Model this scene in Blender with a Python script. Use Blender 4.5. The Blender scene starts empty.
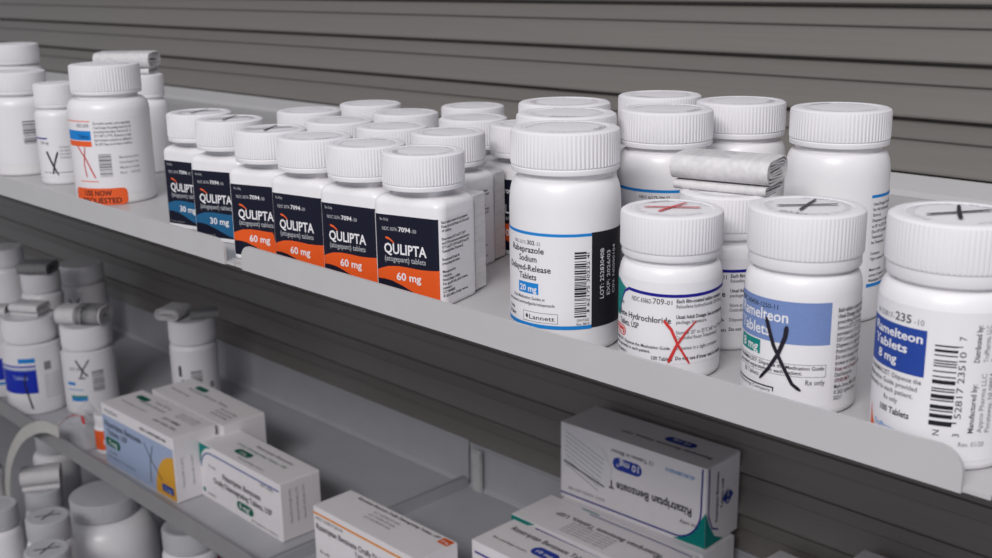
import bpy, math, random
from mathutils import Vector, Matrix
PI = math.pi
rnd = random.Random(7)
scene = bpy.context.scene
COL = scene.collection

# ------------------------------------------------------------------ materials
MATS = {}
def mat(name, rgb, rough=0.45, spec=0.5, noise=0.0, nscale=400, bump=0.0, bscale=600, sss=0.0, alpha=1.0, stretch=None, trans=0.0):
    if name in MATS: return MATS[name]
    m = bpy.data.materials.new(name); m.use_nodes = True
    nt = m.node_tree; b = nt.nodes['Principled BSDF']
    b.inputs['Base Color'].default_value = (*rgb, 1)
    b.inputs['Roughness'].default_value = rough
    b.inputs['Specular IOR Level'].default_value = spec
    if sss:
        b.inputs['Subsurface Weight'].default_value = sss
        b.inputs['Subsurface Radius'].default_value = (1, .9, .8)
        b.inputs['Subsurface Scale'].default_value = 0.003
    if alpha < 1: b.inputs['Alpha'].default_value = alpha
    if trans: b.inputs['Transmission Weight'].default_value = trans
    tc = nt.nodes.new('ShaderNodeTexCoord')
    mp = nt.nodes.new('ShaderNodeMapping'); nt.links.new(tc.outputs['Object'], mp.inputs['Vector'])
    if stretch: mp.inputs['Scale'].default_value = stretch
    if noise:
        n = nt.nodes.new('ShaderNodeTexNoise'); n.inputs['Scale'].default_value = nscale; n.inputs['Detail'].default_value = 4
        nt.links.new(mp.outputs[0], n.inputs['Vector'])
        r = nt.nodes.new('ShaderNodeValToRGB')
        r.color_ramp.elements[0].position = .3; r.color_ramp.elements[1].position = .7
        r.color_ramp.elements[0].color = (*[max(0, c*(1-noise)) for c in rgb], 1)
        r.color_ramp.elements[1].color = (*[min(1, c*(1+noise*.6)) for c in rgb], 1)
        nt.links.new(n.outputs['Fac'], r.inputs['Fac']); nt.links.new(r.outputs['Color'], b.inputs['Base Color'])
    if bump:
        n2 = nt.nodes.new('ShaderNodeTexNoise'); n2.inputs['Scale'].default_value = bscale; n2.inputs['Detail'].default_value = 3
        nt.links.new(mp.outputs[0], n2.inputs['Vector'])
        bp = nt.nodes.new('ShaderNodeBump'); bp.inputs['Strength'].default_value = bump; bp.inputs['Distance'].default_value = 0.0005
        nt.links.new(n2.outputs['Fac'], bp.inputs['Height']); nt.links.new(bp.outputs['Normal'], b.inputs['Normal'])
    MATS[name] = m
    return m
HDPE = mat('white_bottle_plastic', (.80, .79, .81), .33, .5, noise=.02, nscale=60, bump=.04, bscale=300, sss=.0)
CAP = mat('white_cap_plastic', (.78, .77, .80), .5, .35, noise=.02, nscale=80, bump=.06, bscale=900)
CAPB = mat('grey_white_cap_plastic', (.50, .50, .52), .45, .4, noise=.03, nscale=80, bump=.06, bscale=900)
NECK = mat('milky_neck_plastic', (.72, .71, .73), .25, .5, noise=.02)
WALLM = mat('painted_slat_panel', (.185, .172, .160), .36, .5, noise=.05, nscale=7, bump=.08, bscale=14, stretch=(1, 30, 60))
SHELF = mat('grey_white_enamel', (.50, .495, .50), .38, .45, noise=.03, nscale=30, bump=.05, bscale=900)
SHELF2 = mat('grey_enamel', (.43, .43, .46), .36, .45, noise=.04, nscale=30, bump=.05, bscale=900)
CLIP = mat('pale_clip_plastic', (.52, .52, .52), .45, .4, noise=.03)
LEAF = mat('leaflet_paper', (.66, .65, .66), .75, .2, noise=.10, nscale=420, bump=.2, bscale=500, stretch=(1, .15, 1))
LEAFD = mat('grey_printed_leaflet_paper', (.28, .28, .29), .75, .2, noise=.25, nscale=500, bump=.2, bscale=500)
CARD = mat('white_carton_card', (.82, .79, .81), .42, .4, noise=.02, nscale=90, bump=.05, bscale=500)
STRIPM = mat('grey_flexible_strip', (.50, .49, .46), .5, .3, noise=.04, nscale=60)
BAGM = mat('clear_bag_film', (.75, .76, .8), .18, .5, noise=.05, nscale=50, bump=.5, bscale=60, alpha=.28)
def ink(name, rgb, rough=.55): return mat(name, rgb, rough, .22, noise=.04, nscale=700)
I = dict(
    paper=mat('label_paper', (.77, .76, .79), .5, .25, noise=.008, nscale=500), silver=ink('bright_silver_ink', (.45, .46, .49)), black=ink('black_ink', (.015, .015, .02)), navy=ink('dark_navy_ink', (.007, .008, .022)),
    orange=ink('orange_ink', (.75, .10, .015)), blue=ink('mid_blue_ink', (.018, .12, .26)), cyan=ink('bright_blue_ink', (.01, .22, .62)),
    cyan2=ink('box_blue_ink', (.02, .25, .60)), white=ink('white_ink', (.78, .77, .80)), grey=ink('grey_ink', (.075, .075, .085)), grey2=ink('silver_ink', (.30, .31, .34)), lgrey=ink('light_grey_ink', (.24, .24, .26)),
    teal=ink('teal_ink', (.0, .22, .20)), deep=ink('deep_blue_ink', (.012, .010, .25)), red=ink('red_ink', (.62, .03, .03)), pink=ink('red_pill_ink', (.62, .07, .06)),
    peri=ink('periwinkle_ink', (.17, .25, .50)), royal=ink('royal_blue_ink', (.02, .06, .32)), redor=ink('red_orange_sticker', (.80, .12, .03)),
    sky=ink('pale_blue_ink', (.37, .45, .63)), yellow=ink('amber_ink', (.75, .38, .04)), green=ink('green_ink', (.0, .12, .07)), orl=ink('orange_line_ink', (.78, .27, .01)),
    pill=ink('pill_blue_ink', (.02, .05, .36)), pen=mat('black_marker', (.012, .008, .02), .35, .5, noise=.2, nscale=300), rpen=mat('red_marker', (.62, .04, .04), .5, .3, noise=.2, nscale=300),
    vblue=ink('vivid_blue_ink', (.01, .03, .42)), maroon=ink('maroon_ink', (.16, .03, .05)))

# ------------------------------------------------------------------ mesh builder
class MB:
    def __init__(s): s.v = []; s.f = []; s.m = []; s.mats = []
    def mi(s, m):
        if m not in s.mats: s.mats.append(m)
        return s.mats.index(m)
    def add(s, vs, fs, m):
        b = len(s.v); k = s.mi(m); s.v.extend(vs)
        for f in fs: s.f.append([b+i for i in f]); s.m.append(k)
    def box(s, x0, x1, y0, y1, z0, z1, m):
        vs = [(x, y, z) for z in (z0, z1) for y in (y0, y1) for x in (x0, x1)]
        s.add(vs, [(0, 2, 3, 1), (4, 5, 7, 6), (0, 1, 5, 4), (2, 6, 7, 3), (0, 4, 6, 2), (1, 3, 7, 5)], m)
    def loft(s, loops, m, cap0=True, cap1=True, closed=True):
        n = len(loops[0]); vs = [p for l in loops for p in l]; fs = []
        for j in range(len(loops)-1):
            for i in range(n if closed else n-1):
                a = j*n+i; b = j*n+(i+1) % n
                fs.append((a, b, b+n, a+n))
        if cap0: fs.append(tuple(reversed(range(n))))
        if cap1: fs.append(tuple((len(loops)-1)*n+i for i in range(n)))
        s.add(vs, fs, m)
    def lathe(s, prof, m, seg=64, rf=None, cap0=True, cap1=True):
        loops = []
        for k, (r, z) in enumerate(prof):
            l = []
            for i in range(seg):
                a = 2*PI*i/seg; rr = r*(rf(i, k) if rf else 1)
                l.append((rr*math.sin(a), -rr*math.cos(a), z))
            loops.append(l)
        s.loft(loops, m, cap0, cap1)
    def build(s, name, parent=None, smooth=True, ang=.6):
        me = bpy.data.meshes.new(name); me.from_pydata(s.v, [], s.f)
        for m in s.mats: me.materials.append(m)
        me.polygons.foreach_set('material_index', s.m)
        if smooth:
            me.polygons.foreach_set('use_smooth', [True]*len(s.f)); me.update()
            me.set_sharp_from_angle(angle=ang)
        me.validate(); me.update()
        o = bpy.data.objects.new(name, me); COL.objects.link(o)
        if parent: o.parent = parent
        return o

# ------------------------------------------------------------------ glyphs
GL = {}
def glyphs(txt, bold):
    k = (txt, bold)
    if k in GL: return GL[k]
    cu = bpy.data.curves.new('t', 'FONT'); cu.body = txt; cu.size = 1; cu.resolution_u = 2
    cu.offset = {0: .006, 1: .014, 2: .022}[int(bold)]
    o = bpy.data.objects.new('t', cu); COL.objects.link(o)
    dg = bpy.context.evaluated_depsgraph_get(); dg.update()
    me = bpy.data.meshes.new_from_object(o.evaluated_get(dg))
    vs = [(v.co.x, v.co.y) for v in me.vertices]; fs = [tuple(p.vertices) for p in me.polygons]
    bpy.data.objects.remove(o); bpy.data.curves.remove(cu); bpy.data.meshes.remove(me)
    GL[k] = (vs, fs); return GL[k]
CAPH = max(y for x, y in glyphs('H', 0)[0])

class Lab:
    """flat artwork in (u,v) metres, carried onto a surface by fn(u,v,eps)"""
    def __init__(s, mb, fn, e0=.00012, step=.00005, du=.0012):
        s.mb = mb; s.fn = fn; s.e0 = e0; s.st = step; s.du = du
    def e(s, L): return s.e0+L*s.st
    def strip(s, us, lo, hi, m, L):
        vs = []; fs = []
        for u in us:
            vs.append(s.fn(u, lo(u), s.e(L))); vs.append(s.fn(u, hi(u), s.e(L)))
        for i in range(len(us)-1): fs.append((2*i, 2*i+2, 2*i+3, 2*i+1))
        s.mb.add(vs, fs, m)
    def rect(s, u0, v0, u1, v1, m, L=1):
        n = max(1, int(abs(u1-u0)/s.du)); us = [u0+(u1-u0)*i/n for i in range(n+1)]
        s.strip(us, lambda u: v0, lambda u: v1, m, L)
    def pill(s, u0, v0, u1, v1, m, L=1, r=None):
        h = (v1-v0)/2; r = min(r or h, h); c = (v0+v1)/2; w = u1-u0
        us = [u0+r*(1-math.cos(PI/2*i/6)) for i in range(7)]
        n = max(2, int((w-2*r)/s.du)); us += [u0+r+(w-2*r)*i/n for i in range(1, n)]
        us += [u1-r*(1-math.cos(PI/2*i/6)) for i in range(6, -1, -1)]
        def g(u):
            d = max(0, max(u0+r-u, u-(u1-r))); return h-r+math.sqrt(max(0, r*r-d*d))
        s.strip(us, lambda u: c-g(u), lambda u: c+g(u), m, L)
    def frame(s, u0, v0, u1, v1, t, m, L=1):
        s.rect(u0, v0, u1, v0+t, m, L); s.rect(u0, v1-t, u1, v1, m, L); s.rect(u0, v0, u0+t, v1, m, L); s.rect(u1-t, v0, u1, v1, m, L)
    def text(s, t, u, v, h, m, w=None, al='L', bold=0, L=2, rot=0, flip=0):
        vs, fs = glyphs(t, bold)
        if not vs: return
        x0 = min(p[0] for p in vs); x1 = max(p[0] for p in vs); sy = h/CAPH; sx = sy if w is None else w/(x1-x0)
        W = (x1-x0)*sx; off = {'L': 0, 'C': -W/2, 'R': -W}[al]
        out = []
        for x, y in vs:
            a = (x-x0)*sx+off; b = y*sy
            if flip: a, b = -a, -b
            if rot == 1: a, b = -b, a
            if rot == -1: a, b = b, -a
            out.append(s.fn(u+a, v+b, s.e(L)))
        s.mb.add(out, fs, m)
    def stroke(s, pts, w, m, L=4, taper=None):
        P = []
        for i in range(len(pts)-1):
            (a, b), (c, d) = pts[i], pts[i+1]; n = max(1, int(math.hypot(c-a, d-b)/.0012))
            P += [(a+(c-a)*k/n, b+(d-b)*k/n) for k in range(n)]
        P.append(pts[-1]); vs = []; fs = []; N = len(P)
        for i, (a, b) in enumerate(P):
            q = P[min(i+1, N-1)]; p = P[max(i-1, 0)]; dx, dy = q[0]-p[0], q[1]-p[1]; l = math.hypot(dx, dy) or 1
            ww = w/2*(1 if not taper else 1+(taper-1)*i/(N-1)); ww *= .55 if i in (0, N-1) else 1
            vs += [s.fn(a-dy/l*ww, b+dx/l*ww, s.e(L)), s.fn(a+dy/l*ww, b-dx/l*ww, s.e(L))]
        for i in range(N-1): fs.append((2*i, 2*i+1, 2*i+3, 2*i+2))
        s.mb.add(vs, fs, m)
    def barcode(s, u0, v0, u1, v1, m, vert=True, seed=1, L=2, n=34):
        r = random.Random(seed); a, b = (v0, v1) if vert else (u0, u1); t = a; unit = (b-a)/(n*2.9)
        while t < b:
            w = unit*r.choice((1, 1, 2, 3)); w = min(w, b-t)
            if vert: s.rect(u0, t, u1, t+w, m, L)
            else: s.rect(t, v0, t+w, v1, m, L)
            t += w+unit*r.choice((1, 1, 2, 2, 3))
def cyl_fn(r): return lambda u, v, e: ((r+e)*math.sin(u/r), -(r+e)*math.cos(u/r), v)
def cone_fn(r): return cyl_fn(r)
def top_fn(z): return lambda u, v, e: (u, v, z+e)

# ------------------------------------------------------------------ things
def empty(name, x, y, z, rz, label, cat, group=None):
    o = bpy.data.objects.new(name, None); COL.objects.link(o); o.empty_display_size = .02
    o.location = (x, y, z); o.rotation_euler = (0, 0, rz); o['label'] = label; o['category'] = cat
    if group: o['group'] = group
    return o
def tag(o, label, cat, group=None, kind=None):
    if label: o['label'] = label
    if cat: o['category'] = cat
    if group: o['group'] = group
    if kind: o['kind'] = kind
    return o
def facing(x, y): return math.atan2(-x, y)

def cap_mesh(r, z0, z1, ribs=84, skirt=.0018, recess=True, style=0, m=CAP, nseg=4):
    b = MB(); h = z1-z0; bev = min(.0014, h*.1); seg = ribs*nseg
    prof = [(r*.94, z0), (r*.985, z0+.0002), (r*.99, z0+.0006), (r*.99, z0+skirt), (r*.975, z0+skirt+.0004), (r, z0+skirt+.001), (r, z1-bev*1.6), (r*.988, z1-bev*.6), (r-bev, z1-bev*.1), (r-bev*2, z1)]
    ribk = {5: 1, 6: 1, 7: .35}
    if style == 1:   # smooth inset skirt under the ribs
        prof[0:5] = [(r*.90, z0), (r*.955, z0+.0003), (r*.97, z0+.001), (r*.965, z0+skirt), (r*.985, z0+skirt+.0004)]
    if recess:
        prof += [(r*.80, z1), (r*.78, z1-.0003), (r*.45, z1-.0003), (r*.40, z1-.0002), (r*.05, z1-.0002)]
    else: prof += [(r*.05, z1)]
    def rf(i, k): return 1-(.013*ribk[k] if (k in ribk and i % nseg >= nseg/2) else 0)
    b.lathe(prof, m, seg, rf)
    return b
def cap_emboss(b, r, z1, seed=1, m=CAP):
    """raised instructions ring on the lid"""
    f = lambda u, v, e: (u, v, z1-.0004+e)
    R = r*.62
    for txt, a0, rad in (('PUSH DOWN WHILE TURNING', 1.1, R), ('CLOSE TIGHTLY', 4.1, R)):
        vs, fs = glyphs(txt, 1); h = r*.12; s_ = h/CAPH
        out = [((rad+y*s_)*math.cos(a0+PI-x*s_/rad+seed), (rad+y*s_)*math.sin(a0+PI-x*s_/rad+seed), z1-.0002+.00025) for x, y in vs]
        b.add(out, fs, m)
def round_body(r, zs, rn, zn, sh=.008, m=HDPE, seg=72):
    """r radius, zs top of shoulder, rn neck radius, zn top of neck"""
    b = MB(); p = [(r*.80, .0008), (r*.9, 0), (r-.0012, .0003), (r-.0003, .0012), (r, .0028), (r, zs-sh)]
    for i in range(1, 9):
        a = PI/2*i/8; p.append((rn+(r-rn)*(math.cos(a)**.85), zs-sh+sh*math.sin(a)))
    p += [(rn, zs+.0003), (rn, zn)]
    b.lathe(p, m, seg)
    return b
def pen_x(b, z, s, m, rot=0, w=.0009):
    L = Lab(b, lambda u, v, e: (u*math.cos(rot)-v*math.sin(rot), u*math.sin(rot)+v*math.cos(rot), z+e), e0=.0006)
    L.stroke([(-s, s*.10), (-s*.2, .0), (s, -s*.12)], w*2.0, m); L.stroke([(-s*.55, -s*.75), (0, 0), (s*.6, s*.75)], w*1.7, m, 5, taper=.8)

def round_bottle(name, x, y, z, label, r, h, caph, cr=None, gap=.0018, sh=.008, ribs=84, skirt=.0018, style=0, rz=None, cat='pill bottle', group=None, art=None, pen=None, recess=True, capm=CAP, emb=True, seg=72, pens=.012, penrot=0):
    cr = cr or r*.97; rz = facing(x, y) if rz is None else rz
    root = empty(name, x, y, z, rz, label, cat, group)
    zc = h-caph; round_body(r, zc-gap, cr*.86, zc+.001, sh, seg=seg).build('bottle_body', root)
    c = cap_mesh(cr, zc, h, ribs, skirt, recess, style, capm)
    if emb: cap_emboss(c, cr, h, seed=x*40, m=capm)
    if pen: pen_x(c, h-.0004, pens, pen, penrot)
    c.build('cap', root, ang=.5)
    if art:
        b = MB(); art(Lab(b, cyl_fn(r)), r); b.build('label', root)
    return root

def copy_tree(o, parent=None):
    c = o.copy(); COL.objects.link(c); c.parent = parent
    for ch in list(o.children): copy_tree(ch, c)
    return c

# rounded rectangle body used for the dark fronted tablets bottles
def rr_pts(w, d, r, n=6):
    pts = []
    for cx, cy, a0 in ((w/2-r, -d/2+r, -PI/2), (w/2-r, d/2-r, 0), (-w/2+r, d/2-r, PI/2), (-w/2+r, -d/2+r, PI)):
        for i in range(n+1):
            a = a0+PI/2*i/n; pts.append((cx+r*math.cos(a), cy+r*math.sin(a)))
    return pts
def rr_fn(w, d, r):
    A = w/2-r; arc = PI/2*r; S = d-2*r
    def fn(u, v, e):
        sg = 1 if u >= 0 else -1; t = abs(u)
        if t <= A: x, y = t, -d/2-e
        elif t <= A+arc:
            a = (t-A)/r; x, y = A+(r+e)*math.sin(a), -d/2+r-(r+e)*math.cos(a)
        elif t <= A+arc+S: x, y = w/2+e, -d/2+r+(t-A-arc)
        else:
            a = (t-A-arc-S)/r; x, y = A+(r+e)*math.cos(a), d/2-r+(r+e)*math.sin(a)
        return (sg*x, y, v)
    return fn

# ------------------------------------------------------------------ camera
cam_d = bpy.data.cameras.new('camera'); cam = bpy.data.objects.new('camera', cam_d); COL.objects.link(cam); scene.camera = cam
CAMZ = .1636; F = 1148.4
yw, pt, rl = map(math.radians, (-45.776, 15.148, -.911))
fwd = Vector((math.sin(yw)*math.cos(pt), math.cos(yw)*math.cos(pt), -math.sin(pt)))
rt = Vector((math.cos(yw), -math.sin(yw), 0)); up = rt.cross(fwd)
r2 = rt*math.cos(rl)+up*math.sin(rl); u2 = up*math.cos(rl)-rt*math.sin(rl)
M = Matrix((r2, u2, -fwd)).transposed().to_4x4(); M.translation = Vector((0, 0, CAMZ)); cam.matrix_world = M
cam_d.sensor_width = 36; cam_d.lens = F*36/992; cam_d.clip_start = .02; cam_d.clip_end = 50
cam_d.dof.use_dof = True; cam_d.dof.focus_distance = .53; cam_d.dof.aperture_fstop = 19.0

# ------------------------------------------------------------------ setting: slatted back panel
YW = .789
b = MB(); prof = []; per = .0393; z0 = .0945+per*8
z = z0
while z > -.80:
    # groove under a lapped edge, narrow strip, shallow step, wide face leaning out to the next edge
    prof += [(YW-.0058, z+.0030), (YW-.0056, z+.0016), (YW-.0040, z+.0008), (YW+.0026, z+.0002), (YW+.0030, z-.0008), (YW-.0004, z-.0030), (YW-.0012, z-.0140), (YW-.0006, z-.0149), (YW+.0016, z-.0153), (YW+.0016, z-.0172)]
    z -= per
vs = []; fs = []
X0, X1 = -3.6, .9
for (y, z) in prof: vs += [(X0, y, z), (X1, y, z)]
for i in range(len(prof)-1): fs.append((2*i, 2*i+1, 2*i+3, 2*i+2))
b.add(vs, fs, WALLM)
n = len(prof); b.add([(X0, YW+.03, z0), (X1, YW+.03, z0), (X1, YW+.03, prof[-1][1]), (X0, YW+.03, prof[-1][1]), (X0, prof[0][0], z0+.0012), (X1, prof[0][0], z0+.0012), (X1, prof[-1][0], prof[-1][1]), (X0, prof[-1][0], prof[-1][1])],
      [(0, 1, 2, 3), (0, 4, 5, 1), (3, 2, 6, 7)], WALLM)
tag(b.build('wall_back', ang=.5), None, None, kind='structure')

b = MB(); b.box(X0, X1, -3.0, YW+.03, -1.27, -1.25, mat('grey_vinyl_floor', (.30, .29, .28), .5, noise=.1, nscale=6))
tag(b.build('floor', smooth=False), None, None, kind='structure')
# ------------------------------------------------------------------ shelf trays
LIPM = mat('darker_grey_lip', (.26, .255, .26), .45, .35, noise=.06, nscale=30, bump=.05, bscale=500)  # front lips of the lower trays, darker grey than their boards
def tray(name, label, x0, x1, y0, y1, z, lip, back, m, lips=True, flange_r=False, flange_l=False, group=None, t=.0016, lipx=None, lipm=None):
    root = empty(name, (x0+x1)/2, y0, z, 0, label, 'shelf', group)
    w = (x1-x0)/2
    b = MB(); b.box(-w, w, 0, y1-y0, -t, 0, m); b.build('shelf_board', root, False)
    if lips:
        a0, a1 = lipx or (-w, w); rr = lip*.62
        pts = [(a0, -t), (a1, -t), (a1, lip-rr)]
        pts += [(a1-rr+rr*math.cos(PI/2*i/8), lip-rr+rr*math.sin(PI/2*i/8)) for i in range(1, 9)]
        pts += [(a0+rr-rr*math.sin(PI/2*i/8), lip-rr+rr*math.cos(PI/2*i/8)) for i in range(0, 9)]
        b = MB(); n = len(pts)
        b.add([(p[0], -t, p[1]) for p in pts]+[(p[0], 0, p[1]) for p in pts],
              [tuple(range(n)), tuple(reversed(range(n, 2*n)))]+[((i+1) % n, i, n+i, n+(i+1) % n) for i in range(n)], lipm or m)
        b.build('front_lip', root, True, .4)
    b = MB(); D = y1-y0
    b.loft([[(-w, D-.0035, 0), (-w, D-.001, .0025), (-w, D, back), (-w, D-.0012, back+.0004), (-w, D-.002, .004), (-w, D-.006, .0002)],
            [(w, D-.0035, 0), (w, D-.001, .0025), (w, D, back), (w, D-.0012, back+.0004), (w, D-.002, .004), (w, D-.006, .0002)]], m)
    b.build('back_flange', root, False)
    for f, xs in ((flange_r, w), (flange_l, -w)):
        if f:
            b = MB(); c = .012; a = xs-t if xs > 0 else xs; pts = [(.001, 0), (D-.006, 0), (D-.006, f-.003), (D-.012, f), (c*1.2, f), (.006, f-.003), (.001, f*.45)]
            n = len(pts); b.add([(a, p[0], p[1]) for p in pts]+[(a+t, p[0], p[1]) for p in pts],
                               [tuple(reversed(range(n))), tuple(range(n, 2*n))]+[(i, (i+1) % n, n+(i+1) % n, n+i) for i in range(n)], m)
            b.build('side_flange', root, False)
    return root
YL = .343
tray('shelf_tray', 'upper pale grey metal shelf on the left, its lip ending under the blue-labelled bottles', -2.6, -.5705, YL, .7845, 0, .0132, .0155, SHELF, lipx=(-1.0148, 1.0068))
tray('shelf_tray', 'long upper pale grey metal shelf carrying the orange-labelled and large white bottles', -.5695, -.1295, YL, .7845, 0, .0132, .0155, SHELF, lipx=(-.2140+.0035+.0, .2110))
tray('shelf_tray', 'short piece of upper shelf with no lip at the right edge', -.1285, .30, YL+.008, .7845, 0, .0132, .0155, SHELF, lips=False)
ZL = -.382; YF = .510
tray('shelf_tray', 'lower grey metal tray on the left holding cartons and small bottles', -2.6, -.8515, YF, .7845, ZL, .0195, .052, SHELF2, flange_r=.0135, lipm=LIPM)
tray('shelf_tray', 'lower grey metal tray on the right under the blue and teal cartons', -.8490, .05, YF, .7845, ZL, .0195, .050, SHELF2, flange_l=.012, lipm=LIPM)
ZB = -.600
tray('shelf_tray', 'lowest dark grey shelf under the large round jar', -2.6, -.5, .30, .7845, ZB, .0195, .052, SHELF2)
# clip at the joint of the lower trays
root = empty('shelf_clip', -.8320, .7795, -.392, 0, 'small pale plastic clip at the joint between the two lower trays', 'clip')
b = MB(); b.box(-.0065, .0065, -.003, -.0005, .0, .058, CLIP); b.build('clip_plate', root, False)
b = MB(); b.box(-.0062, .0062, -.0048, -.003, .044, .0555, CLIP); b.box(-.0050, .0054, -.0042, -.003, .0125, .040, CLIP); b.box(-.0060, .0062, -.0052, -.003, .002, .0085, CLIP); b.build('clip_tab', root, False)

mm = .001
# ------------------------------------------------------------------ dark fronted rounded-square bottles
QW, QD, QR, QH = .0425, .0335, .005, .0760
def sq_bottle(label, x, y, deg, colr, dose, group, pen=None, slab=True, penart=False, z=0):
    root = empty('square_pill_bottle', x, y, z, math.radians(deg), label, 'pill bottle', group)
    b = MB(); A = rr_pts
    def loop(w, d, r, z): return [(p[0], p[1], z) for p in A(w, d, r)]
    L = [loop(QW-.003, QD-.003, QR-.001, 0), loop(QW-.0006, QD-.0006, QR, .0006), loop(QW, QD, QR, .002), loop(QW, QD, QR, .0500)]
    for i in range(1, 7):
        a = PI/2*i/6; k = .0075*(1-math.cos(a)); L.append(loop(QW-2*k*.62, QD-2*k*.62, QR+k*.3, .0500+.0045*math.sin(a)))
    nk = [(.0158*math.cos(math.atan2(p[1], p[0])), .0158*math.sin(math.atan2(p[1], p[0])), .0548) for p in A(QW, QD, QR)]
    L.append(nk); L.append([(p[0], p[1], .0590) for p in nk])
    b.loft(L, HDPE); b.build('bottle_body', root)
    c = cap_mesh(.0210, .0580, QH, 78, .0022); cap_emboss(c, .0210, QH, seed=x*50)
    if pen: pen_x(c, QH-.0004, .013, pen, 1.0)
    c.build('cap', root, ang=.5)
    b = MB(); l = Lab(b, rr_fn(QW, QD, QR), du=.0009)
    U = .0190; T = .0451; B = .0030
    wave = [(0, 15.6), (.08, 17.0), (.2, 18.4), (.35, 19.0), (.5, 18.9), (.7, 18.5), (.85, 18.7), (1, 19.2)]
    hill = [(0, 11.4), (.12, 11.6), (.25, 11.0), (.4, 9.2), (.55, 6.9), (.7, 4.9), (.85, 3.6), (1, 3.05)]
    def itp(tab):
        def g(u):
            t = (u+U)/(2*U)
            for (a, p), (c_, q) in zip(tab, tab[1:]):
                if t <= c_+1e-6: k = (t-a)/(c_-a); return (p+(q-p)*k)*mm*1.0
            return tab[-1][1]*mm*1.0
        return g
    us = [-U+2*U*i/40 for i in range(41)]
    l.rect(-.055, B-.0012, .055, T+.0004, I['paper'], 0)
    l.strip(us, lambda u: B, lambda u: T, I['navy'], 1)
    l.strip(us, lambda u: max(B, itp(hill)(u)), itp(wave), colr, 2)
    W = I['white']; x0 = -U+.0022
    l.text('Rx Only', x0+.001, .0420, .0014, I['silver'], w=.0052, L=3)
    l.text('NDC 0074-', x0+.0022, .0370, .0018, I['silver'], w=.0095, L=3)
    l.text('7094', x0+.0122, .0370, .0023, W, w=.0072, L=3, bold=2); l.text('-30', x0+.0198, .0370, .0018, I['silver'], w=.0032, L=3)
    l.text('QULIPTA', x0+.0030, .0253, .0051, W, w=.0258, bold=2, L=3)
    l.stroke([(x0+.0040, .0334), (x0+.0066, .0327), (x0+.0094, .0308)], .0014, I['redor'], 4, taper=.4)
    l.text('(atogepant) tablets', x0+.0032, .0213, .0028, I['silver'], w=.0250, L=3)
    l.text(dose, .0008, .0118, .0039, W, w=.0150, al='C', bold=2, L=4)
    if dose[0] == '3': l.text('Dispense in original bottle', x0+.0006, .0042, .0011, I['lgrey'], w=.013, L=4)
    rows = ['Each tablet contains 60 mg atogepant.', 'Keep this and all drugs out of the reach', 'of children.', '', 'Store between 20°C and 25°C (68°F', 'and 77°F); excursions permitted between', '15°C and 30°C (59°F and 86°F) [see USP', 'Controlled Room Temperature].', '', 'Recommended Dosage: See', 'prescribing information.', '', 'Manufactured for:', 'AbbVie Inc.', 'North Chicago, IL 60064', 'For specific info call for licensee', 'patents at', 'LOT 10000000000', '© 2023 AbbVie. All rights reserved.']
    for sgn in (1, -1):
        for i, t in enumerate(rows):
            if t: l.text(t, sgn*.0205 if sgn > 0 else -.0450, .0430-i*.00208, .0013, I['black'], bold=1, w=min(.0235, .0235*len(t)/39), L=2)
    if penart:
        l.stroke([(.0132, .0215), (.0118, .016), (.0140, .0085)], .0009, I['pen'], 5); l.stroke([(.0092, .0205), (.0150, .0135), (.0122, .0060)], .0009, I['pen'], 5)
    b.build('label', root)
    if slab:
        b = MB(); w_, t_ = .0178, .0115
        lo = []
        for zz, k in ((.0008, .0006), (.0014, 0), (.0512, 0), (.0518, .0006)):
            lo.append([(s*(w_-k)+.0016, yy, zz) for s, yy in ((-1, QD/2+.0003+k), (1, QD/2+.0003+k))]+[((w_-k)+.0016-.0006, QD/2+t_-k*.5, zz), (-(w_-k)+.0016+.0006, QD/2+t_-k*.5, zz)])
        b.loft(lo, LEAF); b.build('folded_leaflet', root, False)
    return root
G6 = 'orange-labelled square bottles'; GB = 'blue-labelled square bottles'
O, Bc = I['orange'], I['blue']
first = dict(
 Q6=(-.4362, .3745, 15, 'orange-labelled 60 mg square bottle nearest of its row, beside the large round bottle'),
 Q5=(-.4795, .3725, 11, 'second orange-labelled 60 mg bottle from the right in the front row'),
 Q4=(-.5232, .3708, 11, 'orange-labelled 60 mg bottle in the front row, third from the right end'),
 Q3=(-.5675, .3716, 18, 'orange-labelled front row bottle with a black pen mark, next to the blue-labelled pair'))
for k, (x, y, a, lb) in first.items():
    sq_bottle(lb, x, y, a, O, '60 mg', G6, pen=(I['pen'] if k == 'Q3' else None), penart=(k == 'Q3'))
sq_bottle('blue-labelled 30 mg square bottle standing beside the orange-labelled row', -.6285, .3820, 18, Bc, '30 mg', GB, pen=I['pen'])
sq_bottle('blue-labelled 30 mg square bottle farther left, half hidden, with pen strokes on its label', -.6755, .3885, 12, Bc, '30 mg', GB, pen=I['pen'], penart=True)
back = [(-.4775, .4290, 'white capped square bottle directly behind the nearest orange-labelled one'),
 (-.5220, .4255, 'white capped square bottle behind the second orange-labelled bottle from the right'),
 (-.5680, .4215, 'white capped square bottle in the second row, behind the pen-marked orange-labelled one'),
 (-.4675, .4810, 'square bottle with dark label glimpsed just left of the large round bottle'),
 (-.5135, .4825, 'square bottle in the third row, left of the one with its dark label glimpsed'),
 (-.5665, .4730, 'square bottle in the third row, its cap in the middle of the group'),
 (-.6250, .4400, 'square bottle at the back left of the group, its cap above the pen-marked cap'),
 (-.6250, .4910, 'rearmost square bottle on the left of the group, cap against the slatted panel'),
 (-.5590, .5250, 'rearmost square bottle on the right of the group, cap against the slatted panel')]
proto = None
for i, (x, y, lb) in enumerate(back):
    if i == 0: proto = sq_bottle(lb, x, y, 12, O, '60 mg', 'capped square bottles behind the front row')
    else:
        c = copy_tree(proto); c.location = (x, y, 0); c['label'] = lb; c.rotation_euler = (0, 0, math.radians(8+(i*5) % 11))

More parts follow.
